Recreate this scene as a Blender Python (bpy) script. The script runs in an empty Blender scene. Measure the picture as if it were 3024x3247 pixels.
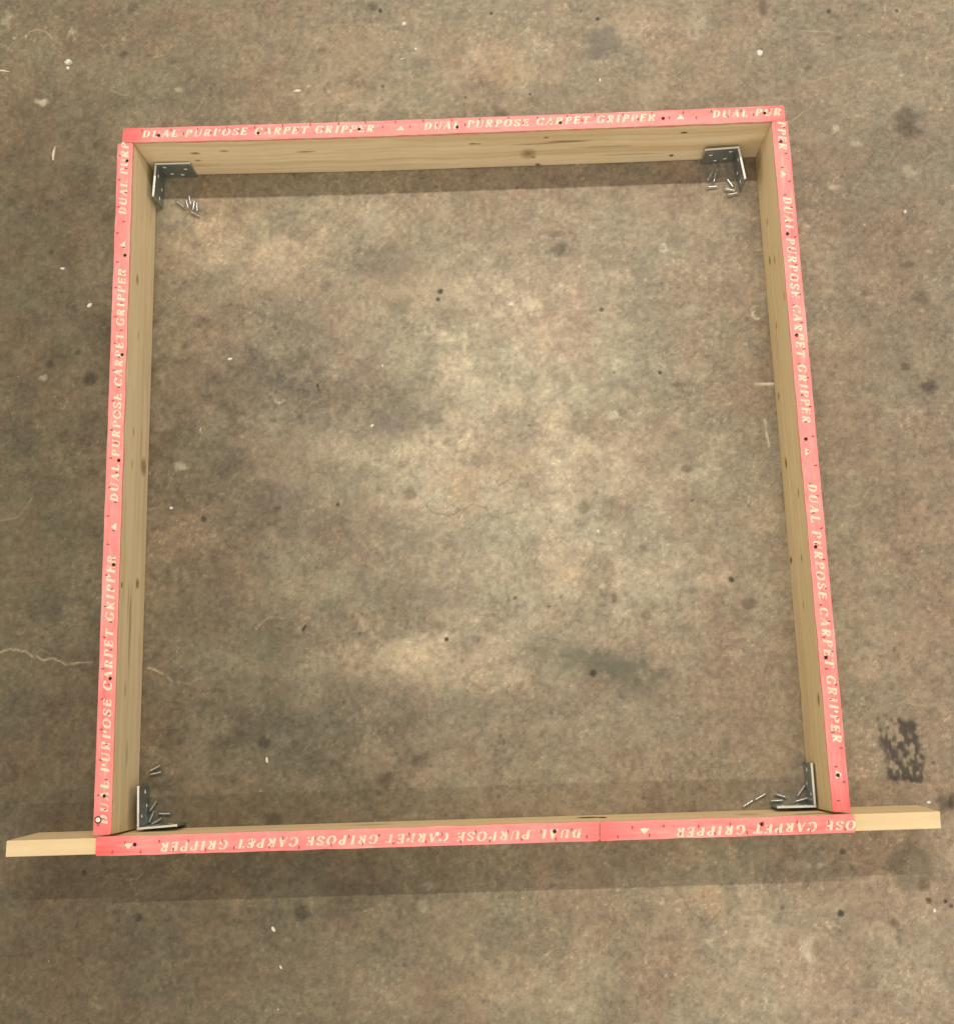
import bpy, bmesh, math, random
import numpy as np
from mathutils import Vector, Matrix, noise as mnoise

random.seed(7)
rng = np.random.default_rng(11)
S = bpy.context.scene
COL = S.collection

# ------------------------------------------------------------------ camera
CAM_R = Matrix(((0.9982364090343195, -0.033745054599109744, -0.04883997305864697),
                (0.042296113867209786, 0.981586118354456, 0.18627863808166642),
                (0.04165465676245915, -0.1880158598202065, 0.981282286615868)))
CAM_C = Vector((0.5988735182957944, 0.12087731988188348, 1.7782778039701685))
FPX, CX, CY = 3704.5, 1512.0, 1623.5
cam = bpy.data.cameras.new('camera')
cam_o = bpy.data.objects.new('camera', cam)
COL.objects.link(cam_o)
cam_o.matrix_world = Matrix.Translation(CAM_C) @ CAM_R.transposed().to_4x4()
cam.sensor_fit = 'HORIZONTAL'
cam.sensor_width = 36.0
cam.lens = 36.0 * FPX / 3024.0
cam.clip_start = 0.05
cam.clip_end = 60
S.camera = cam_o

# ------------------------------------------------------------------ light
W = bpy.data.worlds.new('World')
S.world = W
W.use_nodes = True
W.node_tree.nodes['Background'].inputs[0].default_value = (1.0, 0.945, 0.84, 1)
W.node_tree.nodes['Background'].inputs[1].default_value = 0.50


def tube(name, loc, size, power, col):
    l = bpy.data.lights.new(name, 'AREA')
    l.shape = 'RECTANGLE'
    l.size, l.size_y = size
    l.energy = power
    l.color = col
    o = bpy.data.objects.new(name, l)
    COL.objects.link(o)
    o.location = loc
    return o


# two rows of ceiling strip lights and a broad soft panel between them
WARM = (1.0, 0.93, 0.81)
tube('strip_light_far', (1.0, 2.50, 3.66), (3.2, 0.05), 120, WARM)
tube('strip_light_near', (1.0, -1.58, 3.66), (3.2, 0.05), 40, WARM)
# added unseen fill lights at left, right and behind the viewer, brightening the board faces
for nm, loc, rz in (('added_fill_left', (-6, .5, 1.8), -90), ('added_fill_right', (7, .5, 1.8), 90), ('added_fill_near', (.5, -6, 1.8), 0)):
    g_ = tube(nm, loc, (5.0, 3.2), 80, WARM)
    g_.rotation_euler = (math.radians(90), 0, math.radians(rz))

S.view_settings.view_transform = 'Standard'
S.view_settings.look = 'None'
S.view_settings.exposure = 0.0
S.view_settings.gamma = 1.0


# ------------------------------------------------------------------ helpers
def ray(u, v):
    d = CAM_R.transposed() @ Vector(((u - CX) / FPX, -(v - CY) / FPX, -1.0))
    return d


def at(u, v, z=0.0):
    """photo pixel (full size) -> point of the horizontal plane at height z"""
    d = ray(u, v)
    return CAM_C + d * ((z - CAM_C.z) / d.z)


def at_plane(u, v, p0, n):
    d = ray(u, v)
    return CAM_C + d * ((Vector(p0) - CAM_C).dot(n) / d.dot(n))


def link(name, me, parent=None, mats=()):
    o = bpy.data.objects.new(name, me)
    COL.objects.link(o)
    for m in (mats if me else ()):
        if m.name not in [x.name for x in me.materials if x]:
            me.materials.append(m)
    if parent is not None:
        o.parent = parent
    return o


def tag(o, label, cat, group=None, kind=None):
    if label: o['label'] = label
    if cat: o['category'] = cat
    if group: o['group'] = group
    if kind: o['kind'] = kind
    return o


def mesh_of(name, bm, smooth=False):
    bmesh.ops.recalc_face_normals(bm, faces=bm.faces)
    me = bpy.data.meshes.new(name)
    bm.to_mesh(me)
    bm.free()
    if smooth:
        for p in me.polygons: p.use_smooth = True
    return me


class N:
    """small node-tree writer"""
    def __init__(s, name):
        s.m = bpy.data.materials.new(name)
        s.m.use_nodes = True
        s.t = s.m.node_tree
        s.b = s.t.nodes['Principled BSDF']

    def n(s, typ, **kw):
        x = s.t.nodes.new(typ)
        for k, v in kw.items(): setattr(x, k, v)
        return x

    def put(s, sock, v):
        if hasattr(v, 'is_linked') or isinstance(v, bpy.types.NodeSocket): s.t.links.new(v, sock)
        elif isinstance(v, (tuple, list)) and len(v) == 3 and sock.type == 'RGBA': sock.default_value = (*v, 1)
        else: sock.default_value = v

    def math(s, op, a, b=0.0, clamp=False):
        x = s.n('ShaderNodeMath', operation=op, use_clamp=clamp)
        s.put(x.inputs[0], a); s.put(x.inputs[1], b)
        return x.outputs[0]

    def vmath(s, op, a, b):
        x = s.n('ShaderNodeVectorMath', operation=op)
        s.put(x.inputs[0], a); s.put(x.inputs[1], b)
        return x.outputs['Value' if op in ('LENGTH', 'DISTANCE') else 'Vector']

    def noise(s, vec, scale, detail=4, rough=0.6, dist=0.0):
        x = s.n('ShaderNodeTexNoise')
        s.put(x.inputs['Vector'], vec)
        x.inputs['Scale'].default_value = scale
        x.inputs['Detail'].default_value = detail
        x.inputs['Roughness'].default_value = rough
        x.inputs['Distortion'].default_value = dist
        return x.outputs['Fac']

    def ramp(s, v, lo, hi, a=0.0, b=1.0):
        x = s.n('ShaderNodeMapRange')
        x.interpolation_type = 'SMOOTHSTEP'
        s.put(x.inputs[0], v)
        x.inputs[1].default_value, x.inputs[2].default_value = lo, hi
        x.inputs[3].default_value, x.inputs[4].default_value = a, b
        return x.outputs[0]

    def mix(s, f, a, b, blend='MIX'):
        x = s.n('ShaderNodeMix', data_type='RGBA', blend_type=blend)
        s.put(x.inputs[0], f); s.put(x.inputs[6], a); s.put(x.inputs[7], b)
        return x.outputs[2]

    def bump(s, h, strength, dist):
        x = s.n('ShaderNodeBump')
        x.inputs['Strength'].default_value = strength
        x.inputs['Distance'].default_value = dist
        s.put(x.inputs['Height'], h)
        s.t.links.new(x.outputs[0], s.b.inputs['Normal'])

    def set(s, **kw):
        for k, v in kw.items():
            s.put(s.b.inputs[{'color': 'Base Color', 'rough': 'Roughness', 'metal': 'Metallic', 'spec': 'Specular IOR Level'}[k]], v)
        return s.m


# ------------------------------------------------------------------ floor
X0, X1, Y0, Y1, STEP = -0.42, 1.50, -0.46, 1.52, 0.0021
xs = np.concatenate([[-3.2, -1.5, -0.8], np.arange(X0, X1, STEP), [2.2, 3.0, 4.4]])
ys = np.concatenate([[-3.4, -1.6, -0.9], np.arange(Y0, Y1, STEP), [2.1, 3.0, 4.4]])
GX, GY = np.meshgrid(xs, ys)


def vnoise(x, y, seed):
    r = np.random.default_rng(seed)
    xi, yi = np.floor(x).astype(int), np.floor(y).astype(int)
    fx, fy = x - xi, y - yi
    fx = fx * fx * fx * (fx * (fx * 6 - 15) + 10)
    fy = fy * fy * fy * (fy * (fy * 6 - 15) + 10)
    M = 512
    g = r.uniform(-1, 1, (M, M))
    a, b = g[yi % M, xi % M], g[yi % M, (xi + 1) % M]
    c, d = g[(yi + 1) % M, xi % M], g[(yi + 1) % M, (xi + 1) % M]
    return (a * (1 - fx) + b * fx) * (1 - fy) + (c * (1 - fx) + d * fx) * fy


def fbm(size, octv, seed, gain=0.55, ax=1.0, ang=0.0):
    ca, sa = math.cos(ang), math.sin(ang)
    x = (GX * ca + GY * sa) / size / ax
    y = (-GX * sa + GY * ca) / size
    out, amp, tot = 0, 1.0, 0
    for k in range(octv):
        out = out + amp * vnoise(x + 17.3 * k, y - 9.1 * k, seed * 31 + k)
        tot += amp * amp
        amp *= gain
        x, y = (x * 0.8 - y * 0.6) * 2.03, (x * 0.6 + y * 0.8) * 2.03
    return out / math.sqrt(tot) / 0.45          # about unit variance


def sstep(a, b, v):
    t = np.clip((v - a) / (b - a), 0, 1)
    return t * t * (3 - 2 * t)


def to_lin(c):
    return np.where(c <= 0.04045, c / 12.92, ((c + 0.055) / 1.055) ** 2.4)


def from_lin(c):
    return np.where(c <= 0.0031308, c * 12.92, 1.055 * np.maximum(c, 1e-6) ** (1 / 2.4) - 0.055)


LIGHT = (1.22, 1.175, 1.055)      # light falling on the slab, to turn seen colour into surface colour


def paint_floor():
    big = fbm(0.30, 4, 1)
    mid = fbm(0.085, 4, 2, 0.6, 1.5, 0.1)
    small = fbm(0.022, 4, 3, 0.65, 1.3)
    grain = fbm(0.0065, 3, 4, 0.7)
    hue = fbm(0.11, 4, 5, 0.6)
    hue2 = fbm(0.03, 3, 6)
    wob = fbm(0.05, 5, 8, 0.65)
    wob2 = fbm(0.012, 3, 9, 0.6)
    L = 1.0 + 0.012 * big + 0.014 * mid + 0.025 * small + 0.046 * grain
    # broad worn and dirty patches: centre in the 1851-wide view, radii in metres, change
    k = 3024 / 1851.0
    pale = [(430, 480, .085, .045, .16), (560, 520, .09, .05, .15), (345, 420, .05, .03, .10), (690, 410, .10, .03, .08),
            (860, 565, .14, .04, .11), (800, 700, .09, .03, .09), (1000, 640, .10, .05, .07), (1150, 560, .12, .05, .06),
            (700, 868, .10, .022, .16), (850, 940, .06, .05, .13), (960, 760, .09, .06, .10), (1100, 720, .16, .10, .09),
            (610, 1140, .09, .028, .20), (880, 1290, .13, .035, .18), (760, 1270, .07, .03, .15), (440, 1275, .05, .03, .12),
            (340, 1035, .04, .03, .14), (290, 1120, .02, .04, .07), (1050, 1180, .16, .09, .08), (1270, 1230, .10, .08, .07), (1000, 980, .17, .12, .10),
            (1300, 960, .15, .14, .06), (1200, 1360, .10, .05, .06), (620, 1290, .07, .03, .10),
            (690, 130, .12, .07, .10), (580, 200, .12, .05, .09), (1000, 125, .05, .035, .12), (1080, 60, .16, .05, .02), (1250, 180, .05, .05, .08),
            (480, 60, .08, .05, .05), (1215, 40, .04, .03, .10), (1200, 90, .03, .04, .08), (1430, 1650, .06, .05, .06), (1340, 1760, .06, .07, .10), (1450, 1900, .20, .06, .08),
            (900, 1890, .25, .05, .06), (1600, 1250, .10, .08, .05), (1700, 1500, .08, .08, .05), (1060, 1930, .08, .05, .09)]
    dark = [(745, 520, .05, .03, .15), (770, 805, .07, .030, .17), (550, 650, .11, .07, .10), (600, 760, .12, .05, .10), (420, 760, .10, .06, .12),
            (400, 890, .10, .06, .13), (470, 1020, .10, .05, .11), (420, 1170, .09, .07, .14), (430, 1360, .10, .06, .13), (620, 1420, .14, .06, .12), (850, 1420, .14, .05, .09),
            (780, 1040, .12, .025, .12), (880, 1010, .05, .03, .08), (1190, 1310, .055, .028, .22), (1060, 1270, .07, .02, .10), (670, 1340, .03, .02, .10),
            (1090, 480, .03, .014, .14), (830, 620, .05, .03, .08), (480, 600, .08, .03, .08), (720, 520, .05, .03, .12), (1400, 560, .09, .09, .06), (1380, 820, .10, .10, .05), (1420, 1300, .08, .12, .05),
            (150, 700, .12, .14, .10), (90, 1000, .10, .20, .11), (120, 1350, .10, .16, .11), (100, 1500, .10, .08, .08), (60, 300, .08, .12, .07), (160, 420, .08, .08, .07),
            (380, 240, .10, .07, .07), (200, 1800, .16, .08, .08), (500, 1900, .20, .07, .06), (640, 1830, .10, .06, .07), (700, 1690, .20, .03, .07), (1290, 1860, .07, .05, .09),
            (1560, 380, .10, .05, .07), (1700, 300, .08, .03, .06), (1600, 60, .12, .05, .04), (1740, 650, .07, .07, .07), (1750, 1000, .05, .10, .06), (1220, 100, .03, .03, .05)]
    for sgn, lst in ((1, pale), (-1, dark)):
        for (u, v, rx, ry, a) in lst:
            p = at(u * k, v * k)
            d = np.hypot((GX - p.x) / (rx * 1.25), (GY - p.y) / (ry * 1.25)) + 0.30 * wob + 0.13 * wob2
            L += (.80 if sgn > 0 else -.62) * a * sstep(1.35, 0.15, d)
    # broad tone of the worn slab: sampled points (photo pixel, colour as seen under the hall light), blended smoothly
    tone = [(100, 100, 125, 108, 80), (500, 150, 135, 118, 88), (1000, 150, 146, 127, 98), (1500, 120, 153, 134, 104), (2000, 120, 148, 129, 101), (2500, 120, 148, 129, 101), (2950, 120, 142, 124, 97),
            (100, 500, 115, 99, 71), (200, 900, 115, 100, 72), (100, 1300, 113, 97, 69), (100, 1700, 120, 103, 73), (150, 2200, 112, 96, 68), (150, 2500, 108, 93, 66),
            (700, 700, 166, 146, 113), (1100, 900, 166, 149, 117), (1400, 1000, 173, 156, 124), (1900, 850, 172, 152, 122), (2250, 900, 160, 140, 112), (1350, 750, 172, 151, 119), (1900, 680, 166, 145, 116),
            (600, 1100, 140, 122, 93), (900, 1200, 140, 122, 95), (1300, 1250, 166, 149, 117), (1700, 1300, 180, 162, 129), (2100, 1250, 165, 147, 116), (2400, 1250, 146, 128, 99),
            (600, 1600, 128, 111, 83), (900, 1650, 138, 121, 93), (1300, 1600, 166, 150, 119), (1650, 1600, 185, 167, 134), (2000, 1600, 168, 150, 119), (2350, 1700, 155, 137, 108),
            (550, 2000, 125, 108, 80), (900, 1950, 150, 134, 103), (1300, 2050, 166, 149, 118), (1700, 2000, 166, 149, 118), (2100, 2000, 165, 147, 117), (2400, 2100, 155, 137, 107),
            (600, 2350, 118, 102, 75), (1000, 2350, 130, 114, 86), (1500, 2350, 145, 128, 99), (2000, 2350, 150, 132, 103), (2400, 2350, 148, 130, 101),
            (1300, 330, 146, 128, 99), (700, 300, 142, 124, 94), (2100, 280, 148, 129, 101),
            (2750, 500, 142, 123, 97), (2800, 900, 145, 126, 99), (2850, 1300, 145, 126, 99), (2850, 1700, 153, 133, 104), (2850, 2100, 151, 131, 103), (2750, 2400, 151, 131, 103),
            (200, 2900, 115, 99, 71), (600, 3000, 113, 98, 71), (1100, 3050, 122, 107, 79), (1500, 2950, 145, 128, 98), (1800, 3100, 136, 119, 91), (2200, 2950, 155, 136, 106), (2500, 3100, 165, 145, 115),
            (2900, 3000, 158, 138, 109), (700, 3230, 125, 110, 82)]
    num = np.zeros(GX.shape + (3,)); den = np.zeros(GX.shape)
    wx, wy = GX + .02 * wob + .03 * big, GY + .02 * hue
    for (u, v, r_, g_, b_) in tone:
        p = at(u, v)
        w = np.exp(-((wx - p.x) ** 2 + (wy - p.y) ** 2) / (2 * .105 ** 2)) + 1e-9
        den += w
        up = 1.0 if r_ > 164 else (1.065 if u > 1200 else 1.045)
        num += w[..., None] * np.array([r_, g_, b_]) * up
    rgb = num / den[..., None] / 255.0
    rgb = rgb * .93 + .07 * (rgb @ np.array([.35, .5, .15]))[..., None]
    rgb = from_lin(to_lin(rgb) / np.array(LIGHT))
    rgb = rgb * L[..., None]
    pink = np.clip(hue, -2, 2)[..., None] * np.array([0.0035, -0.0030, -0.0030])
    rgb = rgb + pink + np.clip(hue2, -2, 2)[..., None] * np.array([0.0022, -0.0018, -0.0022])

    def blend(mask, col, a):
        nonlocal rgb
        m = np.clip(mask * a, 0, 1)[..., None]
        rgb = rgb * (1 - m) + np.array(col) * m

    def spot(u, v, r, col, a, ry=None, soft=0.5, wb=0.25):
        """stain centred at full-size photo pixel, radius in photo pixels"""
        nonlocal rgb
        p = at(u, v)
        ppm = 1 / 2083.0
        rx_, ry_ = r * ppm, (ry or r) * ppm
        sel = (abs(GX - p.x) < rx_ * 3 + .004) & (abs(GY - p.y) < ry_ * 3 + .004)
        d = np.hypot((GX - p.x) / rx_, (GY - p.y) / ry_) + wb * 0.6 * wob2 * sel
        if col is None:                       # oily spot: darkens whatever is there
            m = np.clip(sstep(1 + soft, 1 - soft, d) * sel * a, 0, 1)[..., None]
            rgb = rgb * (1 - m * np.array([.50, .52, .56]))
        else:
            blend(sstep(1 + soft, 1 - soft, d) * sel, col, a)
    K = (0.13, 0.12, 0.09)
    B = None
    for (u, v, r, a) in [(1206, 33, 7, .8), (1557, 41, 5, .85), (1895, 58, 8, .85), (1842, 33, 4, .8), (1243, 178, 4, .7), (1213, 272, 5, .7), (1475, 308, 5, .8),
                         (1681, 297, 5, .8), (1640, 594, 5, .6), (1396, 923, 10, .85), (1387, 948, 8, .8), (1907, 981, 8, .6), (2318, 1838, 9, .75), (1740, 1923, 5, .9),
                         (1678, 1349, 4, .8), (2195, 1586, 5, .6), (1947, 1181, 5, .6), (2093, 1181, 6, .7), (1415, 2027, 7, .9), (1880, 2135, 13, .75), (1008, 1222, 5, .6),
                         (2667, 2895, 10, .75), (2671, 2701, 9, .5), (2945, 2857, 10, .6), (2997, 2860, 6, .8), (3015, 2873, 6, .7), (1070, 1600, 6, .7), (646, 1647, 8, .65),
                         (852, 1738, 4, .6), (1148, 1947, 4, .5), (267, 2768, 11, .6), (2842, 33, 10, .45), (2626, 34, 7, .6), (420, 25, 20, .25), (930, 2352, 5, .3),
                         (1140, 2010, 6, .4), (1778, 1892, 6, .35), (1632, 1896, 7, .45), (2960, 2420, 6, .4), (2040, 2530, 6, .3), (2480, 2880, 8, .4), (2130, 3100, 7, .35)]:
        spot(u, v, r * .95, K, a * .88, soft=.4)
    for (u, v, r, ry, a) in [(288, 1198, 23, 23, .65), (156, 1152, 13, 13, .5), (246, 1117, 9, 9, .5), (162, 799, 11, 11, .45), (130, 880, 12, 10, .3), (1301, 1566, 20, 20, .45), (880, 1613, 13, 12, .45),
                             (2375, 1915, 20, 17, .5), (2041, 1734, 13, 13, .4), (2146, 1221, 20, 10, .5), (2175, 1487, 20, 11, .5), (1853, 1605, 19, 24, .4), (1948, 1900, 11, 16, .35),
                             (2049, 1952, 14, 12, .35), (1910, 1918, 11, 10, .3), (835, 2352, 18, 18, .5), (955, 2892, 24, 24, .5), (440, 2910, 11, 10, .5), (2990, 2540, 22, 26, .55), (3022, 2540, 10, 22, .5),
                             (2836, 2930, 13, 12, .5), (2850, 2980, 8, 18, .3), (2930, 2808, 19, 18, .6), (2870, 1160, 14, 14, .5), (2948, 1222, 22, 18, .6), (2870, 372, 32, 30, .5), (2880, 415, 38, 25, .5),
                             (2560, 215, 12, 10, .35), (2300, 2350, 10, 10, .3), (1590, 365, 26, 16, .4), (1690, 315, 26, 20, .22), (390, 172, 14, 12, .45), (470, 174, 12, 12, .3), (550, 195, 10, 8, .3),
                             (1020, 160, 20, 14, .4), (1180, 20, 16, 18, .4), (1775, 790, 28, 22, .4), (1770, 740, 40, 12, .3), (1260, 960, 40, 34, .28), (1335, 2410, 30, 22, .3), (1130, 790, 20, 12, .2),
                             (865, 2600, 30, 18, .35), (1230, 2470, 30, 26, .3), (710, 2905, 15, 12, .3), (1060, 2420, 14, 12, .3), (2660, 120, 12, 8, .4), (2420, 20, 14, 26, .4), (2985, 640, 12, 10, .4),
                             (2880, 840, 16, 12, .4), (2750, 930, 20, 14, .3), (2920, 940, 20, 26, .35), (160, 640, 16, 12, .35), (35, 640, 14, 14, .4), (740, 2470, 16, 14, .3), (2480, 730, 8, 8, .3)]:
        spot(u, v, r, B, a, ry, soft=.55)
    # grey ring-shaped oil stain, blue-grey spill, greenish patches
    p = at(2893, 2745)
    d = np.hypot(GX - p.x, GY - p.y) * 2083
    blend(sstep(76, 45, d + 8 * wob) * (0.65 + 0.35 * sstep(20, 48, d)), (0.40, 0.37, 0.30), .50)
    p = at(1893, 140)
    d = np.maximum(abs((GX - p.x) * .95 + (GY - p.y) * .30) / .032, abs((GY - p.y) * .95 - (GX - p.x) * .2) / .024) + .12 * wob
    blend(sstep(1.35, .8, d + .15 * wob2) * sstep(-.040, -.004, GX - p.x + .006 * wob), (0.395, 0.375, 0.340), .55)
    for (u, v, r, ry, a) in [(1925, 2098, 110, 36, .42), (2000, 2135, 80, 44, .42), (2050, 2195, 50, 64, .36), (1830, 2085, 90, 30, .30), (850, 2040, 60, 50, .25), (1270, 1880, 120, 40, .22), (2150, 200, 30, 40, .2), (1500, 2250, 200, 40, .18), (1760, 2080, 90, 40, .3)]:
        spot(u, v, r, (0.385, 0.388, 0.315), a, ry, soft=.9, wb=.5)
    for (u, v, r, ry, a) in [(1230, 1350, 70, 35, .45), (1240, 850, 80, 45, .4), (880, 1570, 70, 50, .3), (1150, 1170, 60, 30, .25), (2580, 2750, 50, 40, .25), (1370, 1880, 60, 40, .25)]:
        spot(u, v, r, (0.46, 0.415, 0.39), a, ry, soft=.9, wb=.5)
    for (u, v, r, ry, a) in [(1460, 1560, 60, 80, .4), (1620, 1500, 60, 70, .25), (2250, 2850, 35, 45, .45), (1800, 1800, 90, 50, .2), (1090, 140, 120, 70, .25), (1620, 220, 70, 50, .35), (1300, 900, 120, 70, .25)]:
        spot(u, v, r, (0.72, 0.60, 0.47), a, ry, soft=.9, wb=.5)
    # pale chalky scuffs
    P = (0.80, 0.76, 0.66)
    for (u, v, r, ry, a) in [(143, 322, 17, 15, .7), (120, 318, 10, 8, .5), (2558, 3000, 20, 26, .5), (2567, 3040, 8, 14, .6), (2597, 2748, 24, 9, .55), (2530, 2745, 30, 14, .2), (567, 284, 12, 8, .6),
                             (2711, 455, 16, 9, .5), (2639, 592, 14, 8, .6), (2653, 405, 10, 10, .6), (2880, 540, 22, 18, .35), (2190, 985, 26, 20, .4), (1590, 1220, 12, 10, .4), (1942, 1315, 16, 10, .6),
                             (2210, 60, 40, 60, .18), (572, 1478, 20, 12, .5), (137, 1197, 12, 8, .5), (2500, 690, 12, 6, .4), (2700, 1500, 16, 10, .3), (2820, 1300, 12, 6, .35), (1880, 720, 20, 10, .35),
                             (1340, 2880, 12, 20, .3), (1370, 2810, 18, 12, .3), (1590, 2690, 20, 10, .25), (230, 100, 12, 10, .4), (20, 60, 16, 30, .35)]:
        spot(u, v, r, P, a, ry, soft=.6, wb=.5)
    # peeling rings: crescents of white paint
    for (u, v, r, a0, a1, al) in [(2099, 784, 13, -2.6, 1.6, .85), (2398, 998, 13, 1.6, 5.4, .8), (2400, 985, 18, 1.2, 4.6, .4), (2843, 33, 12, 0, 6.3, .3), (885, 1262, 16, 3.4, 6.1, .5)]:
        p = at(u, v)
        dx, dy = (GX - p.x) * 2083, (GY - p.y) * 2083
        d = np.hypot(dx, dy)
        th = np.mod(np.arctan2(dy, dx) - a0, 2 * math.pi)
        blend(sstep(5, 2, abs(d - r + 1.5 * wob2)) * (th < (a1 - a0)), P, al)

    # hairline veins, filled cracks and scratches
    def crack(pts, w, col, a, jit=3.0, gap=0.0):
        q = [pts[0]]
        for (x0, y0), (x1, y1) in zip(pts[:-1], pts[1:]):
            n = max(1, int(math.hypot(x1 - x0, y1 - y0) / 14))
            for i in range(1, n + 1):
                t = i / n
                q.append((x0 + (x1 - x0) * t + random.uniform(-jit, jit), y0 + (y1 - y0) * t + random.uniform(-jit, jit)))
        W_ = [at(*c_) for c_ in q]
        x0, x1 = min(c_.x for c_ in W_) - .01, max(c_.x for c_ in W_) + .01
        y0, y1 = min(c_.y for c_ in W_) - .01, max(c_.y for c_ in W_) + .01
        i0, i1 = np.searchsorted(xs, [x0, x1]); j0, j1 = np.searchsorted(ys, [y0, y1])
        if i1 <= i0 or j1 <= j0: return
        gx, gy = GX[j0:j1, i0:i1], GY[j0:j1, i0:i1]
        m = np.zeros_like(gx)
        for A, Bv in zip(W_[:-1], W_[1:]):
            if random.random() < gap: continue
            ex, ey = Bv.x - A.x, Bv.y - A.y
            l2 = ex * ex + ey * ey + 1e-12
            t = np.clip(((gx - A.x) * ex + (gy - A.y) * ey) / l2, 0, 1)
            d = np.hypot(gx - A.x - t * ex, gy - A.y - t * ey) * 2083
            m = np.maximum(m, sstep(w + 2.2, max(w - 2.2, 0), d) * random.uniform(.55, 1))
        m = (np.clip(m * a, 0, 1))[..., None]
        rgb[j0:j1, i0:i1] = rgb[j0:j1, i0:i1] * (1 - m) + np.array(col) * m
    V = (0.74, 0.68, 0.56)
    crack([(0, 2070), (60, 2060), (120, 2085), (180, 2098), (250, 2108), (310, 2098)], 1.9, (.80, .74, .62), .80, 7, .14)
    crack([(100, 2078), (135, 2062), (160, 2070)], 1.5, V, .45, 6, .2)
    crack([(210, 2102), (235, 2125), (262, 2130)], 1.5, V, .4, 6, .2)
    crack([(452, 2110), (485, 2124), (518, 2136), (545, 2160)], 2.6, (.82, .77, .66), .8, gap=.35)
    crack([(545, 2160), (600, 2170), (640, 2150)], 2, V, .35, gap=.3)
    crack([(80, 125), (95, 100), (130, 90), (165, 118)], 2.5, V, .6)
    crack([(165, 118), (180, 112), (175, 125)], 2.5, V, .5)
    crack([(215, 120), (225, 85), (235, 130), (250, 110)], 2.5, V, .5)
    crack([(80, 265), (130, 285), (170, 310)], 2, V, .35)
    crack([(355, 285), (420, 308)], 2, V, .45)
    crack([(100, 1580), (60, 1640), (0, 1650)], 2.5, V, .4, gap=.3)
    crack([(550, 1500), (530, 1550), (515, 1580)], 2.5, V, .45, gap=.3)
    crack([(520, 1580), (600, 1570), (690, 1580)], 2, V, .3, gap=.4)
    crack([(640, 1620), (700, 1580)], 2.5, V, .4)
    crack([(810, 1990), (850, 1960), (870, 1955), (900, 1965)], 2.5, V, .5)
    crack([(1275, 190), (1180, 220), (1080, 290)], 2, V, .3, gap=.2)
    crack([(2418 - 22, 1217), (2418 + 32, 1216)], 4, (.92, .89, .80), .9, 0.5)
    crack([(2424, 1330), (2430, 1372), (2438, 1415)], 3.2, (.86, .82, .72), .85, 1)
    crack([(2225, 1060), (2230, 1085)], 2, P, .5)
    crack([(2545, 95), (2580, 100), (2640, 100)], 2.5, V, .6)
    crack([(2600, 145), (2680, 230), (2800, 270)], 2, V, .25, gap=.3)
    crack([(2560, 255), (2620, 245), (2680, 225)], 2.5, V, .45)
    crack([(2670, 340), (2700, 320), (2780, 310), (2860, 300)], 2, V, .4, gap=.2)
    crack([(2510, 380), (2560, 345), (2580, 320)], 2.2, V, .6)
    crack([(2970, 260), (2920, 180), (2960, 160), (3024, 150)], 2.2, V, .4)
    crack([(2940, 440), (2980, 480), (2900, 520)], 2.2, V, .4)
    crack([(2840, 2235), (2860, 2228), (2875, 2218), (2895, 2232), (2935, 2238)], 2.5, V, .6)
    crack([(2700, 1430), (2720, 1410), (2745, 1420)], 2.5, V, .45)
    crack([(2690, 1605), (2725, 1598)], 4, V, .4)
    crack([(2740, 1260), (2850, 1310), (2880, 1290)], 2, V, .3)
    crack([(1350, 1600), (1370, 1625), (1420, 1635), (1500, 1600), (1540, 1605), (1560, 1640), (1640, 1625)], 2, (.40, .36, .28), .6, 4)
    crack([(1420, 1440), (1440, 1460), (1470, 1470)], 1.8, (.40, .36, .28), .4)
    crack([(960, 1860), (1000, 1860), (1050, 1880), (1060, 1930)], 1.8, (.42, .37, .29), .5, 4)
    crack([(850, 1040), (870, 1035)], 2, (.42, .37, .29), .5)
    crack([(1005, 1218), (1012, 1240)], 2.5, K, .6, 1)
    crack([(1225, 1222), (1238, 1240)], 2, K, .5, 1)
    crack([(968, 1985), (960, 1998)], 4, K, .8, .5)
    crack([(2400, 2560 - 20), (2300, 2600)], 1.5, V, .2)
    crack([(2155, 2840), (2210, 2910)], 3.5, (.40, .35, .28), .5)
    crack([(2240, 2945), (2280, 2890)], 4, (.42, .38, .31), .4)
    r2 = random.Random(5)
    for _ in range(46):                                   # faint random veins over the slab
        u, v = r2.uniform(0, 3024), r2.uniform(0, 3247)
        a, pts = r2.uniform(0, 6.3), []
        for i in range(r2.randint(3, 6)):
            pts.append((u, v))
            a += r2.uniform(-.9, .9)
            u += 32 * math.cos(a); v += 20 * math.sin(a)
        pale_ = r2.random() < (.75 if not 500 < u < 2450 else .3)
        crack(pts, r2.uniform(1.2, 2.2), V if pale_ else (.42, .37, .30), r2.uniform(.2, .45), 4, .15)
    # fine crazing: dark in the worn middle, pale and dusty further out
    net = abs(fbm(.075, 5, 31, .62)) + .55 * abs(fbm(.02, 3, 33, .6)) * .3
    lines = sstep(.16, .05, net) * sstep(.0, 1.2, fbm(.16, 3, 32) + .4)
    c = at(1560, 1500)
    mid_ = sstep(1.1, .5, np.hypot((GX - c.x) / .56, (GY - c.y) / .62) + .2 * big)
    rgb = rgb * (1 - .13 * lines * mid_)[..., None]
    rgb = rgb * (1 + .20 * lines * (1 - mid_))[..., None]
    # black rubbed tyre-like smear at lower right, streaks along its length
    q = [at(*c_) for c_ in ((2782, 2280), (2908, 2288), (2940, 2458), (2822, 2482))]
    ex = (q[1] - q[0]).normalized(); ey = (q[3] - q[0]).normalized()
    w_, h_ = (q[1] - q[0]).length, (q[3] - q[0]).length
    rx_, ry_ = GX - q[0].x, GY - q[0].y
    det = ex.x * ey.y - ex.y * ey.x
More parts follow.
